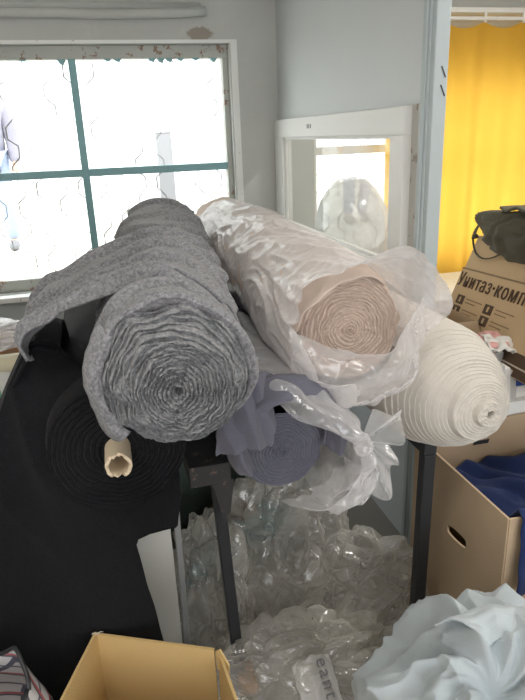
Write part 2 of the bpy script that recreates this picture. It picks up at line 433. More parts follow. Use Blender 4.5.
for xx in (1.415, 1.65, 1.885, 2.12, 2.355, 2.59, 2.825):
    b = MB(); b.box((xx - .006, cy - .006, 2.022), (xx + .006, cy + .006, 2.075)); b.build('hook', M['reveal'], rl)

# ------------------------------------------------------------------ outside
GZ = .45
b = MB(); b.box((-14, WY + .28, GZ - .1), (14, 24, GZ)); b.build('outside_ground', M['yard'], kind='structure')
b = MB(); b.box((-14, 18, GZ), (14, 18.3, 6)); b.build('outside_wall', M['house'], kind='structure')
pl = thing('concrete_pillar', 'square grey concrete pillar outside, seen through the upper right pane', 'pillar', (.875, 8, GZ))
b = MB(); b.box((.76, 7.9, GZ), (.94, 8.05, 1.56)); bevel(b.build('shaft', M['concrete'], pl), .01)
b = MB(); b.box((.755, 7.895, 1.56), (.945, 8.055, 1.575)); bevel(b.build('cap', M['concrete'], pl), .01)
kb = MB(); kb.box((.35, 8.1, GZ), (.755, 8.2, 1.16)); kb.box((.95, 8.1, GZ), (1.35, 8.2, 1.16))
o = kb.build('low_fence', M['house'], loc=(.85, 8.15, GZ)); tag(o, 'low pale fence outside on both sides of the concrete pillar', 'fence'); bevel(o, .01)
# a passer-by at the far left edge of the window
def skin_body(name, pts, edges, rad, mat, parent, sub=2):
    base = org(parent)
    me = bpy.data.meshes.new(name); me.from_pydata([tuple(Vector(p) - base) for p in pts], edges, []); me.update()
    o = bpy.data.objects.new(name, me); COL.objects.link(o); o.parent = parent; ORG[o.name] = base
    me.materials.append(mat)
    m = o.modifiers.new('skin', 'SKIN'); m.use_smooth_shade = True
    for i, r in enumerate(rad):
        rr = r if isinstance(r, tuple) else (r, r)
        me.skin_vertices[0].data[i].radius = rr
    me.skin_vertices[0].data[0].use_root = True
    subd(o, sub); return o
px_, py_, pz_ = -1.02, 7.0, GZ
def P(x, y, z): return (px_ + x, py_ + y, pz_ + z)
pe = thing('person', 'person in a violet grey jacket and blue jeans walking past outside', 'person', (px_, py_, pz_))
body_pts = [P(0,0,.95), P(0,0,1.15), P(0,0,1.36), P(0,-.01,1.47), P(0,-.03,1.56), P(0,-.04,1.68),
            P(.10,0,.90), P(.11,-.04,.50), P(.11,.02,.09), P(.11,-.14,.04),
            P(-.10,0,.90), P(-.11,-.02,.50), P(-.11,.12,.09), P(-.11,-.02,.04),
            P(.19,0,1.38), P(.25,.02,1.10), P(.25,-.08,.86), P(.25,-.12,.78),
            P(-.19,0,1.38), P(-.25,.03,1.10), P(-.25,.02,.86), P(-.25,0,.78)]
body_ed = [(0,1),(1,2),(2,3),(3,4),(4,5),(0,6),(6,7),(7,8),(8,9),(0,10),(10,11),(11,12),(12,13),(2,14),(14,15),(15,16),(16,17),(2,18),(18,19),(19,20),(20,21)]
body_r = [(.15,.11),(.14,.10),(.15,.10),.055,.075,.085,.085,.058,.042,.036,.085,.058,.042,.036,.06,.045,.034,.03,.06,.045,.034,.03]
pb = skin_body('body', body_pts, body_ed, body_r, M['skin'], pe)
jk = [0,1,2,14,15,16,18,19,20]; ji = {v: i for i, v in enumerate(jk)}
jp = [body_pts[v] for v in jk]; jp[0] = P(0,0,.84)
skin_body('jacket', jp, [(0,1),(1,2),(2,3),(3,4),(4,5),(2,6),(6,7),(7,8)], [(.19,.14),(.19,.14),(.19,.13),.085,.075,.062,.085,.075,.062], M['jacket'], pe)
tr_ = [0,6,7,8,10,11,12]
tpz = [body_pts[v] for v in tr_]
skin_body('trousers', tpz, [(0,1),(1,2),(2,3),(0,4),(4,5),(5,6)], [(.17,.13),.10,.078,.066,.10,.078,.066], M['jeans'], pe)
for sx_, yy_ in ((.11, -.06), (-.11, .06)):
    b = MB(); b.grid(20, 12, lambda u, v: P(sx_ + .055*cos(2*PI*u)*sin(PI*v), yy_ + .14*sin(2*PI*u)*sin(PI*v), .05 + .052*cos(PI*v)), True); b.build('shoe', M['concrete'], pe, smooth=True)
b = MB(); b.grid(24, 12, lambda u, v: P(.094*cos(2*PI*u)*sin(v*1.9), -.02+.105*sin(2*PI*u)*sin(v*1.9), 1.655+.11*cos(v*1.9)), True)
b.build('hair', M['hair'], pe, smooth=True)

# ------------------------------------------------------------------ cloth roll machinery
def frame_of(F, B):
    F = Vector(F); B = Vector(B); a = (B - F).normalized()
    ex = a.cross(Vector((0, 0, 1))).normalized(); ez = ex.cross(a).normalized()
    return F, a, ex, ez, (B - F).length
def roll_body(name, F, B, prof, mat, parent, nth=200, nl=140, disp=None, back=True):
    """prof: list of (axial position in metres from F, radius scale function or value, centre shift); last = back end"""
    F, a, ex, ez, L = frame_of(F, B)
    b = MB()
    def fn(u, v):
        th = 2 * PI * u; t = v
        y, r, sx, sz = prof(t, th, L)
        if disp: 
            d = disp(t, th, y); r += d
        return F + a * y + ex * (cos(th) * r + sx) + ez * (sin(th) * r + sz)
    b.grid(nth, nl, fn, True)
    if back:
        n0 = nl * nth; b.f.append(tuple(n0 + k for k in range(nth)))
    return b.build(name, mat, parent, smooth=True)
def spiral_face(name, F, B, R, layers, mat, parent, amp=.006, bulge=None, wob=.5, seed=0, nth=220, sub=5, flat=1.0, rag=.0, wobf=1.2, jit=.0):
    """the coiled end of a roll: R(th) outline, layers turns, bulge(rho, th) axial offset"""
    F, a, ex, ez, L = frame_of(F, B)
    nr = layers * sub; b = MB()
    def fn(u, v):
        th = 2 * PI * u; rho = max(v, .004)
        w = wob * (N(cos(th)*wobf*rho*2 + seed, sin(th)*wobf*rho*2, rho*1.5 + seed) * 2.0 + .5*N(cos(th)*4*rho + seed, sin(th)*4*rho, seed+9))
        ph = rho * layers - u + w
        f = ph - math.floor(ph); lay = math.floor(ph)
        tri = 1 - abs(2*f - 1)
        h = amp * tri ** .7 + rag * N(lay * 1.7 + seed, th * 3.0, 2.2) + rag * .5 * N(lay*3.1, th * 11.0, seed)
        rr = rho * R(th) + jit * N(cos(th)*3 + seed, sin(th)*3, lay*.9)*rho
        bl = bulge(rho, th) if bulge else 0
        return F + ex * (cos(th) * rr) + ez * (sin(th) * rr) - a * (h + bl)
    b.grid(nth, nr, fn, True)
    return b.build(name, mat, parent, smooth=True)
def ridge(x): return 1 - abs(2 * (x - math.floor(x)) - 1)
def crease(x, y, z):
    d = noise.voronoi(Vector((x, y, z)))[0]
    return min(.6, d[1] - d[0])
def folds(s, th, seed, f=1.0):
    """soft diagonal wrinkle field"""
    w = s * 9 * f + th * .55 + 1.3 * N(s * 2.2 + seed, th * 1.1, seed) + .5 * N(s * 6, th * 2.4, seed + 3)
    k = ridge(w) ** 2.2
    w2 = s * 15 * f - th * .8 + 1.2 * N(s * 3 + seed, th * 1.6, seed + 7)
    return k * (.5 + .5 * N(s * 3, th * 1.2, seed + 5)) + .45 * ridge(w2) ** 2 * max(0, N(s * 4 + 2, th * 2, seed + 1) + .3)

# ------------------------------------------------------------------ the grey fleece roll
GF, GB = (.090, 1.0, 1.110), (.195, 2.32, 1.150)
gr = thing('fabric_roll', 'big fuzzy grey fleece roll on top of the black one, coarse coiled end forward', 'fabric roll', (.12, 1.5, .97), 'rolls of cloth stacked on the metal rack')
def g_rad(th):
    # round above and on the left, pressed flat underneath
    d = math.degrees(th) % 360
    k = interp([(0, .150), (120, .148), (175, .143), (205, .142), (228, .118), (270, .112), (300, .120), (340, .142), (360, .150)], d)
    return k
def g_prof(t, th, L):
    if t < .10:      # lip rolling into the end
        q = t / .10
        r = g_rad(th) - .034 * (1 - q) ** 2.2 ; y = -.004 * (1 - q) - .010 * (1 - abs(2*q - 1)) + .004 * N(cos(th) * 4, sin(th) * 4, 2)
        return y, r, 0, 0
    q = (t - .10) / .90
    y = q * L
    r = g_rad(th) * (1 + .06 * sm(.3, .9, q))
    if q > .94: r -= .05 * ((q - .94) / .06) ** 2
    return y, r, 0, 0
def sag(f):      # one overlapping fold: steep rise on the near side, long fall behind it
    return sm(0, .16, f) * (1 - f) ** .9
def g_fold(y, th):
    # draped wrinkles: slack turns sagging over one another, running askew round the roll
    w = y * 5.6 - th * .85 + 1.0 * N(y * 1.6, th * .8, 1.3) + .10 * N(y * 7, th * 3, 4)
    w2 = y * 8.0 + th * .9 + 1.0 * N(y * 1.9, th * 1.0, 8)
    k = sag(w - math.floor(w)) * (.7 + .8 * N(y * 2, th * .8, 6))
    k2 = sag(w2 - math.floor(w2)) * sm(-.15, .3, N(y * 1.6, th * .8, 2))
    return (.030 * k + .024 * k2) * (1 - .35 * sm(.6, 1.2, y))
def g_disp(t, th, y):
    m = .25 + .75 * sm(.09, .18, t); m *= (1 - sm(.95, 1, t))
    top = .3 + .7 * max(0, min(1, sin(th) * .8 + .5))
    return m * top * (g_fold(y, th) - .018 + .008 * N(y * 2.5, th * 1.0, 8)) + .0010 * N(y * 90, th * 16, 3)
roll_body('rolled_cloth', GF, GB, g_prof, M['grey'], gr, 300, 300, g_disp)
def g_out(th):
    d = math.degrees(th) % 360
    return interp([(0, .128), (40, .134), (90, .137), (115, .139), (140, .131), (170, .124), (215, .116), (270, .112), (310, .115), (340, .122), (360, .124)], d) + .007 * N(cos(th)*3, sin(th)*3, 1)
GF2 = (.092, .992, 1.104)
spiral_face('coiled_end', GF2, GB, g_out, 19, M['grey_end'], gr, .016, lambda r, t: .040 * (1 - sm(.62, 1.0, r)) - .022 * (1 - sm(0, .12, r)) + .010*N(cos(t)*r*4, sin(t)*r*4, 2) , .6, 3, 340, 7, rag=.010, jit=.010)
# the last turn of cloth: over the top of the roll, then spread out to the left over the black cloth
FA = math.radians(112)
def flap(u, v):
    # u 0 = on the right flank of the roll, 1 = free end; v 0 = near edge, 1 = far edge
    th0 = math.radians(lerp(8, 30, v))
    wav = .010 * N(u * 7, v * 2, 0) + .006 * N(u * 20, v * 3, 4)
    if u < .5:
        q = u / .5; th = lerp(th0, FA, q); y = lerp(1.185, 1.62, v) - .045 * sin(th) * (1 - v) + wav * (1 - v)
        r = g_rad(th) * (1 + .06 * sm(.3, .9, (y - 1) / 1.32)) + .008 - .005 * (1 - v) ** 6 + g_disp(.1 + .9 * (y - 1) / 1.32, th, y - 1)
        cx = GF[0] + (GB[0] - GF[0]) * (y - 1) / 1.32; cz = GF[2] + (GB[2] - GF[2]) * (y - 1) / 1.32
        return (cx + cos(th) * r, y, cz + sin(th) * r)
    q = (u - .5) / .5
    p0 = Vector(flap(.4999, v))
    y = lerp(p0.y, lerp(1.20, 1.52, v), q) + wav * .5
    d = [(0, 0, 0), (.35, -.110, -.044), (.70, -.220, -.100), (.86, -.262, -.128), (.94, -.274, -.158), (1.0, -.262, -.195)]
    dx = interp([(a, b_) for a, b_, c in d], q); dz = interp([(a, c) for a, b_, c in d], q)
    k = lerp(.84, 1.0, v)
    return (p0.x + dx * k, y, p0.z + dz * k + .016 * sin(v * 7 + q * 2.5) * q + .018 * N(q * 5, v * 5, 7) * q + .006*(1-v)**2*q + .010*ridge(q*1.5 + v*2.2)*q)
b = MB(); b.grid(120, 60, flap)
o = b.build('loose_end', M['grey'], gr, smooth=True); solid(o, .006, 0)
# outer turn sagging open beside the coiled end, on the left
def gstrip(u, v):
    th = math.radians(lerp(138, 226, v)); r = lerp(.122, .150 + .012 * sm(.7, .95, v), u) + .003 * N(v * 9, u * 3, 0)
    y = lerp(.992, 1.03, u) - .016 * sin(PI * u) + .006 * N(v * 8, u * 2, 5)
    return (GF[0] + cos(th) * r, y, GF[2] + sin(th) * r)
b = MB(); b.grid(12, 50, gstrip); o = b.build('outer_turn', M['grey'], gr, smooth=True); solid(o, .006, 0)

# ------------------------------------------------------------------ the black roll
BF, BB = (-.022, 1.185, .898), (-.022, 2.45, .905)
br = thing('fabric_roll', 'black wool roll under the grey one, its end trailing to the floor', 'fabric roll', (-.02, 1.8, .76), 'rolls of cloth stacked on the metal rack')
def b_prof(t, th, L):
    y = t * L; r = .145
    if t < .02: r -= .012 * (1 - t / .02) ** 2
    return y, r, 0, 0
roll_body('rolled_cloth', BF, BB, b_prof, M['black'], br, 140, 60, lambda t, th, y: .004 * N(y * 4, th * 2, 0))
spiral_face('coiled_end', BF, BB, lambda th: .141 + .003*N(cos(th)*2, sin(th)*2, 5), 13, M['black'], br, .010, lambda r, t: .006 * N(cos(t)*r*2, sin(t)*r*2, 1), .25, 5, 240, 7, rag=.004)
def ring_tube(name, p, q, ro, ri, mat, parent, n=40, torn=.0):
    p = Vector(p); q = Vector(q); a = (q - p).normalized(); u = a.orthogonal().normalized(); w = a.cross(u)
    b = MB()
    prof = [(0, ri), (0, ro), ((q-p).length, ro), ((q-p).length, ri), (0, ri)]
    def fn(uu, vv):
        i = min(3, int(vv * 4 + 1e-6)); f = vv * 4 - i
        y = lerp(prof[i][0], prof[i+1][0], f); r = lerp(prof[i][1], prof[i+1][1], f)
        th = 2*PI*uu
        y2 = y + (torn * max(0, N(cos(th)*2.5, sin(th)*2.5, r*60)) if y < .004 else 0)
        return p + a*y2 + (u*cos(th) + w*sin(th)) * r
    b.grid(n, 8, fn, True)
    return b.build(name, mat, parent, smooth=False)
ring_tube('core_tube', (-.024, 1.095, .902), (-.022, 1.30, .900), .0262, .0195, M['tube'], br, 40, .02)
# trailing cloth: from the roll down to the floor and up over the bench on the left
def xr(z): 
    return interp([(0, .055), (.38, .022), (.640, -.012), (.655, -.004), (.668, .085), (.72, .092), (.80, .10)], z)
def trail(u, v):
    ztop_pts = [(-.42, .80), (-.33, .86), (-.26, .925), (-.215, 1.03), (-.165, 1.11), (-.12, 1.11), (-.08, 1.06), (-.05, .98), (-.02, .80), (.06, .80), (.10, .84)]
    xt = lerp(-.42, .10, u)
    zt = interp(ztop_pts, xt)
    z = lerp(zt, .02, v ** 1.0)
    x = min(lerp(-.44 - .02*v, .10, u), xr(z) + .004*N(z*14, 1, 1))
    zz = z + .006 * N(x * 9, v * 3, 2)
    y = 1.205 + .014 * sin(x * 22 + 2 * N(x * 3, z * 2, 0)) * (1 - .3*v) + .02 * N(x * 4, z * 4, 3) - .03 * v
    lean = sm(.72, 1.12, z)
    y += .10 * lean ** 1.5 - .018 * sm(-.13, -.2, x) * ridge(x * 9 + z * 3.5 + .4*N(x*5, z*4, 2)) ** 2 * sm(.6, .9, z)
    # keep clear of the coiled end, which stands in front
    return (x, y, zz)
b = MB(); b.grid(150, 170, trail); o = b.build('trailing_cloth', M['black'], br, smooth=True); solid(o, .004, 0)
# turned-back bulk of the same cloth behind, over the bench
def bulk(u, v):
    x = lerp(-.46, -.12, u); y = lerp(1.28, 1.75, v)
    top = interp([(-.46, .82), (-.30, .89), (-.22, 1.02), (-.165, 1.10), (-.12, 1.09)], x)
    z = top + .02 * sin(x * 26 + v * 3) * v - .12 * sm(.55, 1, v) + .02 * N(x * 8, v * 3, 1)
    return (x, y, z)
b = MB(); b.grid(50, 40, bulk); o = b.build('gathered_cloth', M['black'], br, smooth=True); solid(o, .006, 0)

# ------------------------------------------------------------------ the dusty pink roll in clear plastic
PF, PB = (.487, 1.200, 1.098), (.505, 2.62, 1.115)
pr = thing('fabric_roll', 'dusty pink cotton roll wrapped in crinkled clear plastic, lying beside the grey roll', 'fabric roll', (.49, 1.9, .96), 'rolls of cloth stacked on the metal rack')
def p_prof(t, th, L):
    d = math.degrees(th) % 360
    y = t * L; r = .138
    if t < .05:
        q = t / .05; r -= .030 * (1 - q) ** 2; y = .012 * (1 - q) - .01 * (1 - abs(2*q-1)) + q * .05 * L
    return y, r, 0, 0
def p_disp(t, th, y):
    return .007 * ridge(th * 1.1 + y * 5.5 + N(y * 3, th, 2)) ** 2 * sm(.01, .06, t) + .003 * N(y * 8, th * 3, 1)
roll_body('rolled_cloth', PF, PB, p_prof, M['pink'], pr, 180, 120, p_disp)
spiral_face('coiled_end', (.496, 1.212, 1.090), PB, lambda th: .118 + .004*N(cos(th)*2, sin(th)*2, 2), 16, M['pink'], pr, .011, lambda r, t: .012 * (1 - r) , .55, 11, 280, 7, rag=.006, jit=.006)
b = MB(); b.tube([(.44 + .03*cos(k/16*PI), 2.30, 1.118 + .149*sin(k/16*PI)) for k in range(17)], .004, 6)
# bare end of the roll sticking out of the wrap at the back
def bare(u, v):
    th = 2*PI*u; r = .143 - .02*sm(.8, 1, v); return (.500 + cos(th)*r, lerp(2.40, 2.66, v), 1.112 + sin(th)*r)
b = MB(); b.grid(80, 12, bare, True); b.build('bare_end', M['pink'], pr, smooth=True)
def p_wrap(u, v):
    th = 2*PI*u; s = v
    up = max(0, cos(th - math.radians(58))) ** 2.2        # the mouth stands open towards the upper right
    bot = max(0, cos(th - math.radians(262))) ** .8       # and flops over the lower half of the end
    y = lerp(2.46, 1.17, min(1, s / .78))
    a1 = N(y*4 + cos(th)*2.2, sin(th)*2.2 - y*3.0, 3); a2 = N(y*9 + cos(th)*3.4, sin(th)*3.4 - y*6, 6)      # long creases spiral round the roll
    r = .146 + .009 * (1 - min(1, 4.0*abs(a1))) ** 1.3 + .004 * (1 - min(1, 4*abs(a2))) ** 1.3 + .010 * N(y * 4, cos(th)*1.5, sin(th)*1.5)
    if s > .78:
        q = (s - .78) / .22
        y -= q * (.03 + .12 * up + .13 * bot + .02 * N(cos(th)*2, sin(th)*2, 3))
        r += q * (.045 * up - .060 * bot * q) + q * .010 * sin(th * 6 + 1.5*N(th, q, 2)) + q * .022 * (crease(th*1.6, q*1.8, 7) - .2)
    x0_, z0_ = .490 + .012 * (y - 1.2), 1.099 + .012 * (y - 1.2)
    return (x0_ + cos(th) * r, y, z0_ + sin(th) * r)
b = MB(); b.grid(300, 280, p_wrap, True); b.build('plastic_wrap', M['film'], pr, smooth=True)
def p_fold(u, v):     # slack film lying across the lower half of the end
    x = lerp(.345, .640, u); zt = 1.118 - .030 * sin(PI * u) + .05 * sm(.6, 1, u); zb = .955 + .03 * u
    z = lerp(zt, zb, v); y = 1.10 - .045 * sin(PI * u) * (1 - .5*v) - .02 * ridge(u * 2.3 + v * .9) + .03 * N(u * 5, v * 3, 2) + .05 * (1 - sin(PI*u))
    return (x, y, z + .012 * N(u * 6, v * 4, 5))
b = MB(); b.grid(90, 60, p_fold); b.build('slack_film', M['film_thin'], pr, smooth=True)
# cotton of the outer turns slipping forward past the end on the left and top
def p_slip(u, v):
    th = math.radians(lerp(38, 205, u)); k = sin(PI * u)
    r = .128 + .010 * v - .016 * (1 - v) * k + .005*N(u*8, v*3, 1)
    y = lerp(1.215 - .075 * k, 1.26, v) + .010 * ridge(u * 3.5 + v * .8)
    return (PF[0] + cos(th) * r, y, PF[2] + sin(th) * r)
b = MB(); b.grid(70, 24, p_slip); o = b.build('slipped_turns', M['pink'], pr, smooth=True); solid(o, .004, 0)

# ------------------------------------------------------------------ the blue-grey roll with a knotted bag over its end
MF, MBk = (.322, 1.13, .885), (.322, 2.30, .885)
mr = thing('fabric_roll', 'blue grey cotton roll beneath, its end half covered by a knotted clear bag', 'fabric roll', (.32, 1.8, .76), 'rolls of cloth stacked on the metal rack')
def m_prof(t, th, L):
    y = t * L; r = .122
    up = max(0, sin(th - math.radians(10)))
    if t < .10:
        q = t / .10
        y = -.045 * up * (1 - q) ** .5 + .035 * (1 - q) ** 3 + q * .06 * L
        r = .122 - .034 * (1 - q) ** 2 - .012 * (1 - up) * (1-q)
    return y, r, 0, 0
def m_disp(t, th, y):
    return .009 * ridge(th * .9 + y * 4 + .8*N(y * 3, th, 3)) ** 2 * sm(.02, .1, t) + .004 * N(y * 7, th * 2, 1)
roll_body('rolled_cloth', MF, MBk, m_prof, M['mauve'], mr, 180, 110, m_disp)
spiral_face('coiled_end', (.318, 1.140, .858), MBk, lambda th: .088 + .004*N(cos(th)*2, sin(th)*2, 3), 12, M['mauve'], mr, .008, lambda r, t: .012*(1-r), .35, 17, 220, 6, rag=.004)
# folded-over cloth crossing the end like a hood
def hood(u, v):
    th = math.radians(lerp(205, -20, u)); r = lerp(.128, .055 + .03 * abs(cos(th)), v)
    y = 1.125 - .050 * sin(PI * min(1, v * 1.1)) - .03 * (1 - v) * 0 - .022 * ridge(u * 2.6 + v * .8)
    return (MF[0] + cos(th) * r + .006*N(u*6, v*3, 2), y + .012*N(u*5, v*4, 0), MF[2] + .012 + sin(th) * r * .98 + .02 * sin(u * PI))
b = MB(); b.grid(70, 24, hood); o = b.build('folded_cloth', M['mauve'], mr, smooth=True); solid(o, .004, 0)
def hang(u, v):   # cloth bunched up between the grey and the blue-grey roll
    x = lerp(.185, .30, u); z = lerp(1.035, .90, v)
    y = 1.085 - .03 * sin(PI * u) - .02 * ridge(u * 2.4 - v * 1.2) + .06 * (1 - v) * (1 - v)
    return (x - .02 * v + .008 * N(v * 4, u * 3, 1), y, z + .02 * sin(u * 3))
b = MB(); b.grid(40, 40, hang); o = b.build('bunched_cloth', M['mauve'], mr, smooth=True); solid(o, .004, 0)
K = Vector((.455, 1.02, .900))
def bag(u, v):
    th = math.radians(lerp(-66, 112, u)); ex_, ez_ = cos(th), sin(th)
    crk = .004 + .030 * crease(u * 5.5 + v * 2, v * 3.2, 1) + .006 * N(u * 9, v * 5, 1)
    if v < .45:
        q = v / .45; y = lerp(1.62, 1.10, q); r = .132 + crk
        return Vector((MF[0] + ex_ * r, y, MF[2] + ez_ * r))
    if v < .80:
        q = (v - .45) / .35
        p0 = Vector((MF[0] + ex_ * (.132 + crk), 1.10, MF[2] + ez_ * (.132 + crk)))
        p1 = K + Vector((ex_ * .016 - .005, 0, ez_ * .016))
        p = p0.lerp(p1, sm(0, 1, q) * .9 + q * .1); p.y -= .055 * sin(PI * q); p += Vector((.014 * N(u*8, q*4, 3), .014 * N(u*9, q*4, 5), .014 * N(u*8, q*4, 8)))
        return p
    q = (v - .80) / .20
    # the gathered ends beyond the knot fan out
    a2 = math.radians(lerp(-110, 75, u)); rr = q * (.062 + .030 * sin(u * 9) + .02 * N(u * 7, 0, 2))
    return K + Vector((cos(a2) * rr + .016 * ex_, -.03 * q + .025 * sin(u * 26) * q, sin(a2) * rr + .016 * ez_))
b = MB(); b.grid(150, 120, bag); b.build('knotted_bag', M['film_thin'], mr, smooth=True)
b = MB(); b.grid(24, 16, lambda u, v: K + Vector((.020*cos(2*PI*u)*sin(PI*v), .018*sin(2*PI*u)*sin(PI*v), .020*cos(PI*v))) * (1 + .25*N(u*9, v*6, 0)), True)
b.build('knot', M['film'], mr, smooth=True)
def drop(u, v):   # lower skirt of the bag hanging under the knot
    th = math.radians(lerp(-100, -20, u))
    p0 = Vector((MF[0] + cos(th) * .13, 1.10, MF[2] + sin(th) * .13)); p1 = K + Vector((.03*u, -.01, -.03 - .06 * sin(u*3)))
    p = p0.lerp(p1, v); p.y -= .05 * sin(PI * v) ; p.z -= .03 * sin(PI * v) * (1 - u)
    return p + Vector((.01*N(u*6, v*5, 1), .014*N(u*7, v*6, 2), .01*N(u*6, v*5, 5)))
b = MB(); b.grid(50, 50, drop); b.build('bag_skirt', M['film_thin'], mr, smooth=True)

# ------------------------------------------------------------------ the off-white roll
WF, WB = (.728, 1.200, .922), (.705, 2.45, .922)
wr = thing('fabric_roll', 'off white cotton roll on the right, its end pushed out into a stepped cone', 'fabric roll', (.72, 1.8, .77), 'rolls of cloth stacked on the metal rack')
def w_prof(t, th, L):
    return t * L, .151 - (.006 * (1 - t/.03) ** 2 if t < .03 else 0), 0, 0
roll_body('rolled_cloth', WF, WB, w_prof, M['white_cloth'], wr, 140, 60, lambda t, th, y: .003 * N(y * 5, th * 2, 0))
def w_bulge(r, th):
    k = interp([(0, .172), (.04, .174), (.07, .184), (.19, .182), (.21, .166), (.30, .164), (.46, .156), (.49, .142), (.70, .110), (.86, .062), (.95, .022), (1.0, 0)], r)
    return k
# stepped cone: many turns, every one pushed a little further out
F_, a_, ex_, ez_, L_ = frame_of(WF, WB)
b = MB(); NL = 25
def wcone(u, v):
    th = 2*PI*u; rho = max(v, .006)
    ph = rho * NL - u + .25 * N(cos(th)*rho*2, sin(th)*rho*2, 3)
    f = ph - math.floor(ph)
    step = ((.5 - f) * .0046 if rho > .47 else (1 - abs(2*f - 1)) * .003) * (.6 + .8*N(math.floor(ph)*1.9, th*.6, 3))
    k = w_bulge(rho, th) + step + .003*N(cos(th)*3, sin(th)*3, rho*9)
    rr = rho * .148
    sh = .018 * (1 - rho)
    hole = -.05 * (1 - sm(.0, .055, rho))
    return F_ + ex_ * (cos(th)*rr + sh * .6) + ez_ * (sin(th)*rr + sh * .3) - a_ * (k + hole)
b.grid(220, 240, wcone, True); b.build('coiled_end', M['white_cloth'], wr, smooth=True)

# ------------------------------------------------------------------ the rack
rk = thing('metal_rack', 'dark painted metal rack carrying the fabric rolls', 'rack', (.4, 1.8, 0))
def bar(name, p, q, w, d, mat=None, **k):
    b = MB(); b.bar(p, q, w, d, **k); o = b.build(name, mat or M['steel'], rk); bevel(o, .003); return o
bar('side_rail', (.735, 1.235, .735), (.735, 2.60, .735), .036, .034)
bar('side_rail', (.180, 1.285, .735), (.180, 2.60, .735), .100, .055, M['rust'])
for yy in (1.62, 2.42):
    bar('cross_rail', (-.20, yy, .722), (.753, yy, .722), .034, .030)
bar('leg', (.200, 1.335, .712), (.234, 1.362, 0), .030, .030)
bar('leg', (.735, 1.250, .718), (.735, 1.265, 0), .032, .032)
bar('leg', (.735, 2.55, .718), (.735, 2.55, 0), .032, .032)
bar('leg', (.180, 2.55, .71), (.180, 2.55, 0), .032, .032)
bar('leg', (-.18, 1.62, .71), (-.18, 1.62, 0), .032, .032)
bar('leg', (-.18, 2.42, .71), (-.18, 2.42, 0), .032, .032)
b = MB(); b.add([(.182, 1.292, .712), (.238, 1.292, .712), (.224, 1.292, .62), (.206, 1.292, .60), (.182, 1.300, .712), (.238, 1.300, .712), (.224, 1.300, .62), (.206, 1.300, .60)],
                [(0,3,2,1),(4,5,6,7),(0,1,5,4),(1,2,6,5),(2,3,7,6),(3,0,4,7)])
b.build('gusset', M['rust'], rk)
fb = MB(); fb.box((.222, 1.30, 0), (.275, 1.385, .045)); o = fb.build('wood_block', M['wood'], loc=(.25, 1.34, 0)); bevel(o, .006)
tag(o, 'small raw wood block on the floor against the foot of the rack leg', 'wood block')

# ------------------------------------------------------------------ open cardboard box at the bottom of the picture
BZ = .455
fbx = thing('cardboard_box', 'open yellowish cardboard box in front of the hanging black cloth', 'box', (-.02, .95, 0))
A0, A1 = Vector((-.122, 1.165, 0)), Vector((.126, 1.043, 0))
D = Vector((-.118, -.285, 0)); E_ = Vector((.020, -.29, 0))
C0, C1 = A0 + D, A1 + E_
def wallseg(name, p, q, z0, z1, t, mat, inset, lean0=Vector((0,0,0)), lean1=Vector((0,0,0))):
    b = MB(); n = (q - p).cross(Vector((0,0,1))).normalized() * t * inset
    nz = 10; nx = 16; 
    def fn(u, v):
        x = p.lerp(q, u) + lean0.lerp(lean1, u) * v; return x + Vector((0, 0, lerp(z0, z1, v)))
    b.grid(nx, nz, fn); o = b.build(name, mat, fbx); solid(o, t, inset); return o
wallseg('back_panel', A0, A1, 0, BZ, .006, M['card_in'], 0)
wallseg('side_panel', C0, A0, 0, BZ + .004, .006, M['card_in'], 0)
wallseg('side_panel', A1, C1, 0, BZ - .008, .006, M['card_in'], 0, Vector((.010, -.004, 0)), Vector((.012, 0, 0)))
wallseg('front_panel', C1, C0, 0, BZ, .006, M['card_in'], 0)
b = MB(); b.add([A0 + Vector((0,0,.004)), A1 + Vector((0,0,.004)), C1 + Vector((0,0,.004)), C0 + Vector((0,0,.004))], [(0,3,2,1)]); o = b.build('bottom_panel', M['card_in'], fbx); solid(o, .004, 0)
b = MB(); q0 = A1 + Vector((.004, -.006, BZ - .05))
b.add([q0, q0 + Vector((.018, -.028, .0)), q0 + Vector((.020, -.032, .036)), q0 + Vector((.006, -.010, .062)), q0 + Vector((-.002, 0, .05))], [(0,1,2,3,4)])
o = b.build('torn_flap', M['card_in'], fbx); solid(o, .004, 0)
b = MB()
for i in range(7):
    c = A0 + Vector((.004*i - .008, .0, BZ)); b.tube([c, c + Vector((random.uniform(-.01,.006), -.004, .006)), c + Vector((random.uniform(-.012,.008), -.008, .002 + .006*random.random()))], .0007, 4)
b.build('torn_fibres', M['paper'], fbx)

# ------------------------------------------------------------------ checked bag, bottom left
cb = thing('checked_bag', 'crumpled white and red checked bag standing at the bottom left', 'bag', (-.375, .985, 0))
def cbag(u, v):
    th = 2*PI*u
    r0x, r0y = .150, .15
    z = lerp(0, .515, v)
    peak = math.exp(-((((th - .55 + PI) % (2*PI)) - PI) / .35) ** 2)
    k = 1 + .10 * sin(v * 3) - .16 * sm(.75, 1, v) + .05 * ridge(th * 1.4 + v * 1.5) + .05 * N(cos(th)*2, sin(th)*2, v*3)
    z += v * (.035 * peak + .02 * N(cos(th)*2, sin(th)*2, 5))
    return (-.375 + cos(th) * r0x * k, .985 + sin(th) * r0y * k, z)
b = MB(); b.grid(110, 60, cbag, True); o = b.build('body', M['plaid'], cb, smooth=True); solid(o, .003, 0)
b = MB(); b.tube([Vector(cbag(k/60, 1.0)) + Vector((0, 0, .002)) for k in range(61)], .0045, 6); b.build('black_trim', M['steel'], cb, smooth=True)
b = MB(); b.grid(40, 8, lambda u, v: Vector((-.375, .985, .28 + .04*N(u*5, v*4, 1))) + Vector((cos(2*PI*u), sin(2*PI*u), 0)) * (.12 * v), True); o = b.build('inside_cloth', M['paper'], cb, smooth=True)

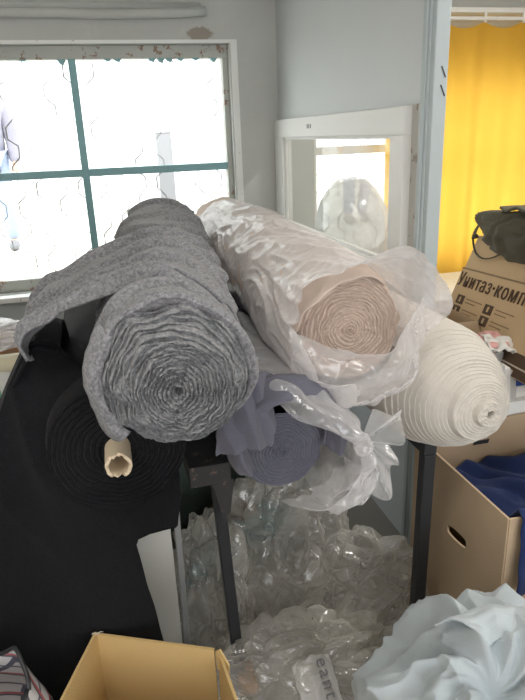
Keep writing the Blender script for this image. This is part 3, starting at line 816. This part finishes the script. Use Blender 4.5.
# ------------------------------------------------------------------ pale blue cloth bundle, bottom right
bu = thing('cloth_bundle', 'crumpled pale blue cloth bundle at the bottom right, below the dark rack leg', 'cloth bundle', (.62, .86, 0))
CK = Vector((.600, .735, .520))
def pleat(a, w): 
    x = a * w; f = x - math.floor(x)
    return (sin(PI * f)) ** .6
def bundle(u, v):
    th = 2*PI*u; ph = v * 2.25        # v 0 = crown
    d = Vector((sin(ph)*cos(th), sin(ph)*sin(th), cos(ph)))
    c = Vector((.640, .83, .275))
    p = c + Vector((d.x*.235, d.y*.205, d.z*.295))
    w = p - CK; dist = w.length
    sx = w.x; sz = w.z * .75 + w.y * .65
    ang = math.atan2(sz, sx) + 1.6 * math.exp(-dist*5) 
    k = sm(.01, .09, dist)
    wv = noise.noise_vector(p * 6) * .35
    a1 = N(cos(ang)*1.35 + wv.x, sin(ang)*1.35 + wv.y, dist*4.5 + 4); a2 = N(cos(ang)*2.4 + wv.y, sin(ang)*2.4 + wv.z, dist*7 + 9)
    a3 = N(p.x*9 + 3*wv.x, p.y*9, p.z*9 + 3*wv.z)
    h = .070 * (.42 - min(1, 2.2*abs(a1))) * k + .034 * (.4 - min(1, 2.4*abs(a2))) * k * (1 - .5*sm(.15, .35, dist)) + .022 * (.4 - min(1, 2.2*abs(a3)))
    h += .010 - .070 * math.exp(-(dist / .040) ** 2)
    p += d * h
    if p.z < .01: p.z = .01
    return p
b = MB(); b.grid(300, 200, bundle, True); b.build('gathered_cloth', M['pale_blue'], bu, smooth=True)
def corner(u, v):     # a hemmed corner folded over the top
    a = math.radians(lerp(35, 115, u)); r = lerp(.045, .165, v)
    x = CK.x + .03 + cos(a) * r * 1.2; y = CK.y + .02 + sin(a) * r * .75
    z = CK.z + .045 + .045 * sin(v * 2.2) - .05 * v * v + .012 * ridge(u * 2 + .4) + .006 * N(u*5, v*5, 3)
    return (x, y, z)
b = MB(); b.grid(50, 40, corner); o = b.build('folded_corner', M['pale_blue'], bu, smooth=True); solid(o, .005, 0)

# ------------------------------------------------------------------ things on the floor under the rack
bd = thing('white_board', 'dirty white board standing under the rack behind the black cloth', 'board', (.02, 1.5, 0))
b = MB(); b.obox((-.12, 1.46, 0), Vector((.205, 0, 0)), Vector((0, .012, 0)), Vector((0, .04, .74))); bevel(b.build('panel', M['board'], bd), .003)
b = MB(); b.obox((.088, 1.455, 0), Vector((.018, 0, 0)), Vector((0, .018, 0)), Vector((.012, .04, .75))); bevel(b.build('edge_strip', M['galv'], bd), .003)
def lump(name, c, r, mat, parent=None, seed=0, amp=.2, nu=90, nv=60, base=0, freq=3.0, rid=.0, **k):
    c = Vector(c)
    def fn(u, v):
        th = 2*PI*u; ph = PI * v; d = Vector((sin(ph)*cos(th), sin(ph)*sin(th), cos(ph)))
        q = 1 + amp * FR(d.x*freq/2 + seed, d.y*freq/2, d.z*freq/2, 4) + rid * (ridge(1.8*FR(d.x*1.6+seed, d.y*1.6+3, d.z*1.6, 3)) - .5)
        p = c + Vector((d.x*r[0]*q, d.y*r[1]*q, d.z*r[2]*q))
        if p.z < base: p.z = base + .002 * (p.z - base)
        return p
    b = MB(); b.grid(nu, nv, fn, True); return b.build(name, mat, parent, smooth=True, **k)
o = lump('canvas_sack', (.18, 2.25, .34), (.36, .26, .40), M['green_canvas'], loc=(.18, 2.25, 0), seed=4, amp=.16, base=.005); tag(o, 'dark green canvas sack in the shade at the back under the rack', 'sack')
b = MB(); b.tube([(.10, 1.74, .06), (.16, 1.76, .09), (.24, 1.80, .13), (.34, 1.86, .16), (.44, 1.90, .15), (.54, 1.92, .10)], [.03, .045, .06, .075, .08, .07], 20)
o = b.build('teal_bag', M['teal_plastic'], loc=(.3, 1.85, .05), smooth=True); tag(o, 'dark teal plastic bundle lying behind the clear film under the rack', 'bundle')
o = lump('dry_leaf_clump', (.345, 1.86, .262), (.06, .05, .03), M['debris'], loc=(.345, 1.86, .24), seed=2, amp=.9, nu=50, nv=30, freq=9); tag(o, 'brown dry crumpled scrap lying on the teal bundle below the blue grey roll', 'scrap')
FG = 'crumpled clear plastic films on the floor under the rack'
def film_heap(lb, c, r, seed, crs, low):
    c = Vector(c)
    def fn(u, v):
        th = 2*PI*u; ph = PI * v; d = Vector((sin(ph)*cos(th), sin(ph)*sin(th), cos(ph)))
        w = Vector((d.x*2 + seed, d.y*2, d.z*2)); w += noise.noise_vector(w * .9) * .5
        q = 1 + low * N(d.x*1.3 + seed, d.y*1.3, d.z*1.3) + crs * crease(w.x*1.1, w.y*1.1, w.z*.8) + crs * .22 * crease(w.x*2.6, w.y*2.6, w.z*1.8)
        p = c + Vector((d.x*r[0]*q, d.y*r[1]*q, d.z*r[2]*q))
        if p.z < .006: p.z = .006 + .01 * crease(p.x*12, p.y*12, seed)
        return p
    b = MB(); b.grid(170, 120, fn, True); o = b.build('plastic_film', M['film_dull'], loc=(c.x, c.y, 0), smooth=True)
    tag(o, lb, 'plastic film', FG)
film_heap('tall crumpled clear plastic film standing in the middle of the heap under the rack', (.47, 1.68, .21), (.20, .17, .24), 1, .45, .3)
film_heap('crumpled clear film beside the dark left leg of the rack', (.20, 1.60, .15), (.12, .15, .21), 5, .45, .3)
film_heap('long rolled clear film arching in front of the white partition', (.68, 1.47, .14), (.19, .16, .15), 9, .40, .35)
film_heap('flat clear film spread on the floor in front of the heap', (.38, 1.25, .09), (.25, .16, .11), 13, .5, .3)

# printed white packet lying on the film
pk = thing('printed_packet', 'white plastic packet with grey lettering lying on the film at the bottom', 'packet', (.375, 1.13, .15))
PC = Vector((.392, 1.105, .155)); pu = Vector((.995, .08, .02)); pv = Vector((-.05, .78, .62)).normalized()
M['packet'] = plain('packet_plastic', (.48, .475, .46), .4)
b = MB(); b.grid(30, 40, lambda u, v: PC + pu * ((u-.5)*.105 + .006*N(v*5,0,1)) + pv * ((v-.5)*.19) + Vector((0, -.006*ridge(u*3+.3*v), .012*sin(u*PI) + .006*N(u*5, v*6, 2))))
o = b.build('pouch', M['packet'], pk, smooth=True); solid(o, .003, 0)
def text(body, size, origin, ex, ey, mat, parent, extrude=.0005, align='LEFT', bold=0.0):
    cu_ = bpy.data.curves.new('lettering', 'FONT'); cu_.body = body; cu_.size = size; cu_.extrude = extrude; cu_.offset = bold
    cu_.align_x = align; cu_.space_character = 1.16
    tmp = bpy.data.objects.new('lettering_curve', cu_); COL.objects.link(tmp); bpy.context.view_layer.update()
    me = bpy.data.meshes.new_from_object(tmp.evaluated_get(bpy.context.evaluated_depsgraph_get()))
    bpy.data.objects.remove(tmp); bpy.data.curves.remove(cu_)
    me.name = 'lettering'; me.materials.clear(); me.materials.append(mat)
    o = bpy.data.objects.new('lettering', me); COL.objects.link(o); o.parent = parent
    ex = Vector(ex).normalized(); ez = ex.cross(Vector(ey)).normalized(); ey = ez.cross(ex)
    m = Matrix((ex, ey, ez)).transposed().to_4x4(); m.translation = Vector(origin) - org(parent)
    o.matrix_local = m; return o
nrm = pu.cross(pv).normalized()
text('eante', .048, PC + pv * .090 + pu * .008 + nrm * .021, -pv, pu, plain('grey_print', (.16, .16, .17), .7), pk)

# ------------------------------------------------------------------ open cardboard box on the right with blue cloth
rb = thing('cardboard_box', 'open brown cardboard box on the right below the off white roll, holding blue cloth', 'box', (1.05, 1.22, 0))
X0, X1, Y0, Y1, ZT = .822, 1.32, 1.026, 1.465, .648
def rpanel(name, vs, t=.006, mat=None):
    b = MB(); b.add(vs, [tuple(range(len(vs)))]); o = b.build(name, mat or M['card_dark'], rb); solid(o, t, 0); return o
b = MB()                                    # left side panel with a slotted hand hole
hy, hz_, hl, hh = 1.222, .465, .046, .016
loop = []
for k in range(24):
    a = 2*PI*k/24; sx = max(-1, min(1, 1.6*cos(a))); loop.append((hy + sx*hl*.72 + .28*hl*cos(a), hz_ + sin(a)*hh + (sx)*-.004))
outer = []
for k in range(24):
    a = 2*PI*k/24; c_, s_ = cos(a), sin(a); m_ = max(abs(c_), abs(s_)); c_, s_ = c_/m_, s_/m_
    outer.append((lerp(Y0, Y1, (c_+1)/2), lerp(0, ZT, (s_+1)/2)))
vs = [(X0, p[0], p[1]) for p in loop] + [(X0, p[0], p[1]) for p in outer]
b.add(vs, [(k, (k+1) % 24, 24 + (k+1) % 24, 24 + k) for k in range(24)])
o = b.build('side_panel', M['card_dark'], rb); solid(o, .006, 0)
rpanel('side_panel', [(X1, Y0, 0), (X1, Y1, 0), (X1, Y1, ZT), (X1, Y0, ZT)])
rpanel('back_panel', [(X0, Y1, 0), (X1, Y1, 0), (X1, Y1, ZT + .02), (X0, Y1, ZT)])
rpanel('front_panel', [(X0, Y0, 0), (X1, Y0, 0), (X1, Y0, ZT - .03), (X0, Y0, ZT)])
rpanel('bottom_panel', [(X0, Y0, .004), (X1, Y0, .004), (X1, Y1, .004), (X0, Y1, .004)])
b = MB(); b.obox((X0 + .19, Y1 - .007, .585), Vector((.05, 0, 0)), Vector((0, .003, 0)), Vector((.004, 0, .012))); b.build('hand_slot', M['steel'], rb)
nv = thing('blue_cloth', 'dark blue cloth filling the right cardboard box and hanging over its front', 'cloth', (1.07, 1.2, .3))
def navy(u, v):
    x = lerp(X0 + .06, X1 - .012, u); y = lerp(Y0 + .012, Y1 - .012, v)
    return (x, y, .52 + .05*sm(.3, 0, v)*sm(.1,.3,u) + .045*N(x*9, y*9, 2) + .022*ridge(x*6 + y*8 + N(x*5, y*5, 1)))
b = MB(); b.grid(60, 60, navy); o = b.build('heap', M['navy'], nv, smooth=True); solid(o, .006, 0)
def navyh(u, v):
    x = lerp(.850, 1.25, u)
    path = [(0, (1.08, .60)), (.15, (1.036, .668)), (.25, (1.012, .655)), (1, (.998, .455))]
    y = interp([(t, p[0]) for t, p in path], v); z = interp([(t, p[1]) for t, p in path], v)
    return (x - .018*v + .006*N(v*4, u*4, 0), y - .012*ridge(u*5 + .5*v), z - .03*u*sm(.25, .0, 1-v)*.6 + .008*N(u*7, v*3, 2))
b = MB(); b.grid(60, 40, navyh); o = b.build('overhang', M['navy'], nv, smooth=True); solid(o, .005, 0)
wt = MB(); wt.grid(30, 14, lambda u, v: (lerp(.875, 1.15, u), .982 - .012*sin(v*PI) - .004*u, lerp(.468, .440, v) - .012*u + .006*N(u*6, v*4, 2)))
o = wt.build('white_cloth_strip', M['paper'], loc=(1.0, .95, .43), smooth=True); solid(o, .006, 0); tag(o, 'folded white cloth edge showing under the blue cloth on the box front', 'cloth')

# ------------------------------------------------------------------ white table beyond the partition end, and what lies on it
tb = thing('work_table', 'white topped table behind the open cardboard box on the right', 'table', (1.6, 1.9, 0))
TZ = .700
b = MB(); b.box((1.03, 1.475, TZ - .058), (2.25, 3.15, TZ)); bevel(b.build('table_top', M['reveal'], tb), .004)
for xx, yy in ((1.08, 1.52), (2.20, 1.52), (1.08, 3.10), (2.20, 3.10)):
    b = MB(); b.box((xx - .02, yy - .02, 0), (xx + .02, yy + .02, TZ - .058)); b.build('leg', M['wood'], tb)

# toilet-set carton leaning on edge
UA = Vector((1.343, 2.10, .980)); e1 = Vector((-.148, -.985, .090)).normalized()
dn = Vector((-.40, -.014, -.916)); dn = (dn - e1 * dn.dot(e1)).normalized(); nin = e1.cross(dn).normalized()
if nin.x < 0: nin = -nin
ub = thing('carton', 'brown carton with large dark Cyrillic lettering leaning before the yellow curtain', 'box', UA + dn * .30 + e1 * .3)
UL, UH0, UH1, UT = .74, .135, .278, .11
def U(a, d, n): return UA + e1 * a + dn * d + nin * n
def slab(name, a0, a1, d0, d1, n0, n1, mat, parent=ub, bv=.002):
    b = MB(); b.obox(U(a0, d0, n0), e1*(a1-a0), dn*(d1-d0), nin*(n1-n0)); o = b.build(name, mat, parent); bevel(o, bv); return o
ff = slab('front_panel', 0, UL, .002, UH1, 0, UT, M['card'])
slab('top_flap', .006, UL, -UH0, -.001, .004, .010, M['card'])
slab('rear_flap', -.004, UL - .03, -UH0 * .75, 0, UT - .01, UT - .004, M['card'])
slab('side_flap', -.07, -.001, -.09, .05, .05, .056, M['card'])
slab('crease', 0, UL, -.003, .003, -.001, .002, M['print_soft'], ub, .0005)
slab('base_band', .0, UL, .205, UH1 - .002, -.0015, .002, M['print'], ub, .0005)
slab('pale_line', .06, UL, .243, .248, -.0025, .0, M['print_white'], ub, .0003)
text('Унитаз·компакт', .074, U(.010, .068, -.0025), e1, -dn, M['print'], ub, .0012, 'LEFT', 0)
for (a, d) in ((.060, .100), (.060, .142), (.290, .100), (.290, .142)):
    ic = slab('symbol', a, a + .060, d, d + .034, -.0015, .001, M['print'], ub, .0005)
    if d < .1: slab('symbol_mark', a + .012, a + .048, d + .013, d + .020, -.0025, 0, M['card'], ic, .0003)
    else: slab('symbol_mark', a + .024, a + .036, d + .007, d + .026, -.0025, 0, M['card'], ic, .0003)
    for q in range(2):
        slab('small_print', a + .078, a + .078 + (.125 if q == 0 else .08), d + .006 + q*.013, d + .010 + q*.013, -.0012, .0, M['print_soft'], ub, .0002)

# dark olive backpack on top of the carton
bp = thing('backpack', 'dark olive backpack lying on top of the brown carton, strap dangling', 'backpack', (1.45, 1.72, 1.13))
BC = UA + e1 * .335 - dn * (UH0 + .030) + nin * .06
def pack(u, v):
    th = 2*PI*u; ph = PI*v; d = Vector((sin(ph)*cos(th), sin(ph)*sin(th), cos(ph)))
    q = 1 + .22*N(d.x*1.6+3, d.y*1.6, d.z*1.6) + .10*ridge(d.y*2.2 + d.z*1.5 + N(d.x*2, d.y*2, d.z*2)) 
    return BC + e1 * (d.y * -.285 * q) + nin * (d.x * .17 * q) - dn * (d.z * .085 * q - .01) 
b = MB(); b.grid(120, 70, pack, True); b.build('bag_body', M['olive'], bp, smooth=True)
def flapk(u, v):
    return BC + e1 * lerp(-.03, .30, u) + nin * lerp(-.165, .05, v) - dn * (.045 + .065*sin(min(1, v*1.2)*PI*.5) - .012*ridge(u*3 + v)) 
b = MB(); b.grid(40, 24, flapk); o = b.build('top_flap', M['olive'], bp, smooth=True); solid(o, .008, 0)
def strap(pts, w, name='strap'):
    b = MB(); 
    for p, q in zip(pts, pts[1:]): b.bar(p, q, w, .004)
    return b.build(name, M['olive'], bp)
def curve3(p0, p1, p2, n=14): return [p0*(1-t)**2 + p1*2*t*(1-t) + p2*t*t for t in [k/n for k in range(n+1)]]
s0 = U(-.01, -UH0 - .075, .0); s1 = U(.00, -UH0 + .03, -.012); 
strap(curve3(U(.12, -UH0 - .085, .02), U(-.06, -UH0 - .09, 0), U(.005, -UH0 + .02, -.012)), .012)
strap(curve3(U(.005, -UH0 + .02, -.012), U(.14, .02, -.012), U(.34, -UH0 + .015, -.012)), .007)
lump('buckle', U(.02, -UH0 + .01, -.014), (.012, .012, .010), M['olive'], bp, seed=3, nu=20, nv=12)

wbn = thing('wrapped_bundle', 'big pale bundle in clear plastic seen through the pane of the inner window', 'bundle', (1.19, 2.86, TZ))
def wbf(u, v):
    th = 2*PI*u; ph = v * PI * .62
    r = sin(min(ph, PI/2)) ; z = cos(ph)
    k = 1 + .04*N(cos(th)*2, sin(th)*2, z*2) + .03*crease(cos(th)*2, sin(th)*2, z*3)
    zz = TZ + .002 + max(0, (.34 + .235 * z)) * (1 if v < 1 else 0)
    return (1.19 + .165*r*cos(th)*k, 2.86 + .18*r*sin(th)*k, zz)
b = MB(); b.grid(90, 50, wbf, True); b.build('white_cloth', M['white_cloth'], wbn, smooth=True)
def wbf2(u, v):
    p = Vector(wbf(u, v)); c = Vector((1.19, 2.86, TZ + .25)); q = p + (p - c).normalized() * (.012 + .022*crease(p.x*9, p.y*9, p.z*9))
    q.z = max(q.z, TZ + .002); return q
b = MB(); b.grid(130, 90, wbf2, True); b.build('plastic_wrap', M['film'], wbn, smooth=True)

# small open box, papers and folders on the table
sb = thing('small_box', 'small open brown box between the off white roll and the carton', 'box', (1.13, 1.88, TZ))
def sbp(name, a, b_): 
    m = MB(); m.box(a, b_); o = m.build(name, M['card_dark'], sb); bevel(o, .001); return o
sx0, sx1, sy0, sy1, sz1 = 1.045, 1.215, 1.78, 1.98, .865
sbp('side_panel', (sx0, sy0, TZ), (sx0 + .005, sy1, sz1)); sbp('side_panel', (sx1 - .005, sy0, TZ), (sx1, sy1, sz1))
sbp('front_panel', (sx0 + .005, sy0, TZ), (sx1 - .005, sy0 + .005, sz1)); sbp('back_panel', (sx0 + .005, sy1 - .005, TZ), (sx1 - .005, sy1, sz1 + .03))
sbp('bottom_panel', (sx0 + .005, sy0 + .005, TZ), (sx1 - .005, sy1 - .005, TZ + .005))
m = MB(); m.obox((sx0 + .005, sy0 - .001, sz1), Vector((.16, 0, 0)), Vector((0, -.028, -.045)), Vector((0, .004, .003))); m.build('flap', M['card_dark'], sb)
def stack_item(name, label, cat, o_, ex, ey, ez, mat, bv=.003, wav=0):
    if wav:
        b = MB(); b.grid(30, 20, lambda u, v: Vector(o_) + Vector(ex)*u + Vector(ey)*v + Vector((0, 0, wav*N(u*4, v*4, wav*100))) + Vector(ez)*.5); ob = b.build(name, mat, loc=Vector(o_), smooth=True); solid(ob, .004, 0)
    else:
        b = MB(); b.obox(o_, Vector(ex), Vector(ey), Vector(ez)); ob = b.build(name, mat, loc=Vector(o_)); bevel(ob, bv)
    return tag(ob, label, cat)
stack_item('cloth_pile', 'pile of grey and brown scraps beside the small open box', 'scraps', (1.04, 1.55, TZ), (.13, .02, 0), (-.01, .19, 0), (0, 0, .13), M['grey_paper'])
stack_item('pink_paper', 'crumpled pink and white paper just behind the off white roll', 'paper', (1.09, 1.56, TZ + .135), (.075, -.02, .01), (.01, .09, .02), (0, 0, .03), M['pink_paper'], wav=.02)
stack_item('white_paper', 'small crumpled white paper next to the pink paper', 'paper', (1.10, 1.54, TZ + .135), (.08, -.03, -.01), (.01, .07, .03), (0, 0, .03), M['paper'], wav=.025)
stack_item('blue_folder', 'glossy dark blue folder lying under the brown carton', 'folder', (1.135, 1.497, TZ + .040), (.42, -.0, 0), (.03, .22, .0), (0, 0, .026), M['blue_paper'])
stack_item('white_carton', 'flat white carton under the blue folder', 'carton', (1.175, 1.50, TZ), (.44, 0, 0), (.0, .24, 0), (0, 0, .038), M['paper'])
for k in range(4):
    ob = stack_item('paper_stack', ['lowest', 'second', 'third', 'topmost'][k] + ' of the grey folded sheets leaning beside the off white roll', 'folded paper', (1.075 + .022*k, 1.478 + .003*k, TZ), (.028, .0, 0), (.02, .18, 0), (-.012, 0, .135 - .012*k), M['grey_paper'] if k % 2 else M['paper'], .002)
    ob['group'] = 'folded sheets on the white table'
stack_item('long_carton', 'long dark brown carton lying under the printed carton', 'carton', (1.30, 1.80, TZ), (.55, -.08, 0), (.06, .35, 0), (0, 0, .075), M['print'])

# ------------------------------------------------------------------ bench on the left and what lies on it
lt = thing('bench', 'low wooden bench at the left under the window, mostly hidden by black cloth', 'bench', (-.7, 1.9, 0))
b = MB(); b.box((-1.25, 1.50, .70), (-.22, 2.75, .735)); bevel(b.build('bench_top', M['wood'], lt), .004)
for xx, yy in ((-1.2, 1.55), (-.27, 1.72), (-1.2, 2.70), (-.27, 2.70)):
    b = MB(); b.box((xx - .025, yy - .025, 0), (xx + .025, yy + .025, .70)); b.build('leg', M['wood'], lt)
b = MB(); b.tube([(-.62, 2.12, .785), (-.42, 2.09, .79), (-.20, 2.06, .80)], .050, 20); o = b.build('cream_tube', M['cream'], loc=(-.42, 2.09, .735), smooth=True); tag(o, 'cream coloured rolled tube lying under the window sill on the left', 'tube')
o = lump('green_bag', (-.40, 1.66, .80), (.12, .11, .075), M['green_plastic'], loc=(-.40, 1.66, .735), seed=6, amp=.3, nu=70, nv=40, base=.737, rid=.1); tag(o, 'bright green plastic bag at the left edge beside the black cloth', 'bag')
stack_item('magazine', 'worn magazine with pale cover lying between the tube and green bag', 'magazine', (-.58, 1.82, .737), (.30, -.03, .0), (.02, .20, .0), (0, 0, .075), M['grey_paper'])
o = lump('clear_bundle', (-.62, 2.52, .80), (.30, .18, .06), M['film'], loc=(-.50, 2.48, .735), seed=16, amp=.25, nu=90, nv=60, base=.737, rid=.2); tag(o, 'pale plastic wrapped bundle on the bench below the window sill', 'bundle')

# ------------------------------------------------------------------ light
wd = bpy.data.worlds.new('sky'); SC.world = wd; wd.use_nodes = True
bg = wd.node_tree.nodes['Background']; bg.inputs[0].default_value = (.97, .98, 1.0, 1); bg.inputs[1].default_value = 3.9
def portal(name, loc, rot, sx, sy):
    l = bpy.data.lights.new(name, 'AREA'); l.shape = 'RECTANGLE'; l.size = sx; l.size_y = sy; l.cycles.is_portal = True
    o = bpy.data.objects.new(name, l); COL.objects.link(o); o.location = loc; o.rotation_euler = rot
portal('portal_window', (-.29, WY + .26, 1.35), (-PI/2, 0, 0), 2.1, 1.25)
portal('portal_curtain', (2.1, WY + .26, 1.28), (-PI/2, 0, 0), 1.35, 1.1)
portal('portal_rear', (.6, -2.58, 1.45), (PI/2, 0, 0), 2.8, 1.4)

def added_fill(loc, sx, sy, w, rz=0, col=(1, .97, .92)):  # soft overhead fill added out of view, no fixture belongs to it
    l = bpy.data.lights.new('added_fill', 'AREA'); l.shape = 'RECTANGLE'; l.size = sx; l.size_y = sy; l.energy = w; l.color = col
    o = bpy.data.objects.new('added_fill', l); COL.objects.link(o); o.location = loc; o.rotation_euler = (0, 0, rz)
added_fill((-.5, .35, 2.33), 1.2, .12, 9)  # added fill: lifts the rolls and gives highlights on the plastic
added_fill((1.75, 1.5, 2.33), .12, 1.2, 15)  # added fill: brightens the carton and curtain beyond the partition

# ------------------------------------------------------------------ camera
F_PX, YAW, PITCH, ROLL, H = 615, math.radians(14.0), math.radians(19.3), math.radians(2.3), 1.5
fw = Vector((sin(YAW)*cos(PITCH), cos(YAW)*cos(PITCH), -sin(PITCH)))
r0 = Vector((cos(YAW), -sin(YAW), 0)); u0 = r0.cross(fw)
R_ = r0*cos(ROLL) - u0*sin(ROLL); U_ = u0*cos(ROLL) + r0*sin(ROLL)
cam = bpy.data.cameras.new('camera'); co = bpy.data.objects.new('camera', cam); COL.objects.link(co)
mm = Matrix((R_, U_, -fw)).transposed().to_4x4(); mm.translation = Vector((0, 0, H)); co.matrix_world = mm
cam.sensor_fit = 'VERTICAL'; cam.sensor_height = 24; cam.lens = F_PX / 700 * 24; cam.clip_start = .02
SC.camera = co
SC.view_settings.view_transform = 'Standard'; SC.view_settings.look = 'None'
SC.view_settings.gamma = 1; SC.view_settings.exposure = .62
SC.view_settings.use_curve_mapping = False
SC.cycles.use_denoising = True
SC.cycles.transparent_max_bounces = 24
SC.cycles.max_bounces = 10
SC.cycles.diffuse_bounces = 5
SC.cycles.sample_clamp_indirect = 6
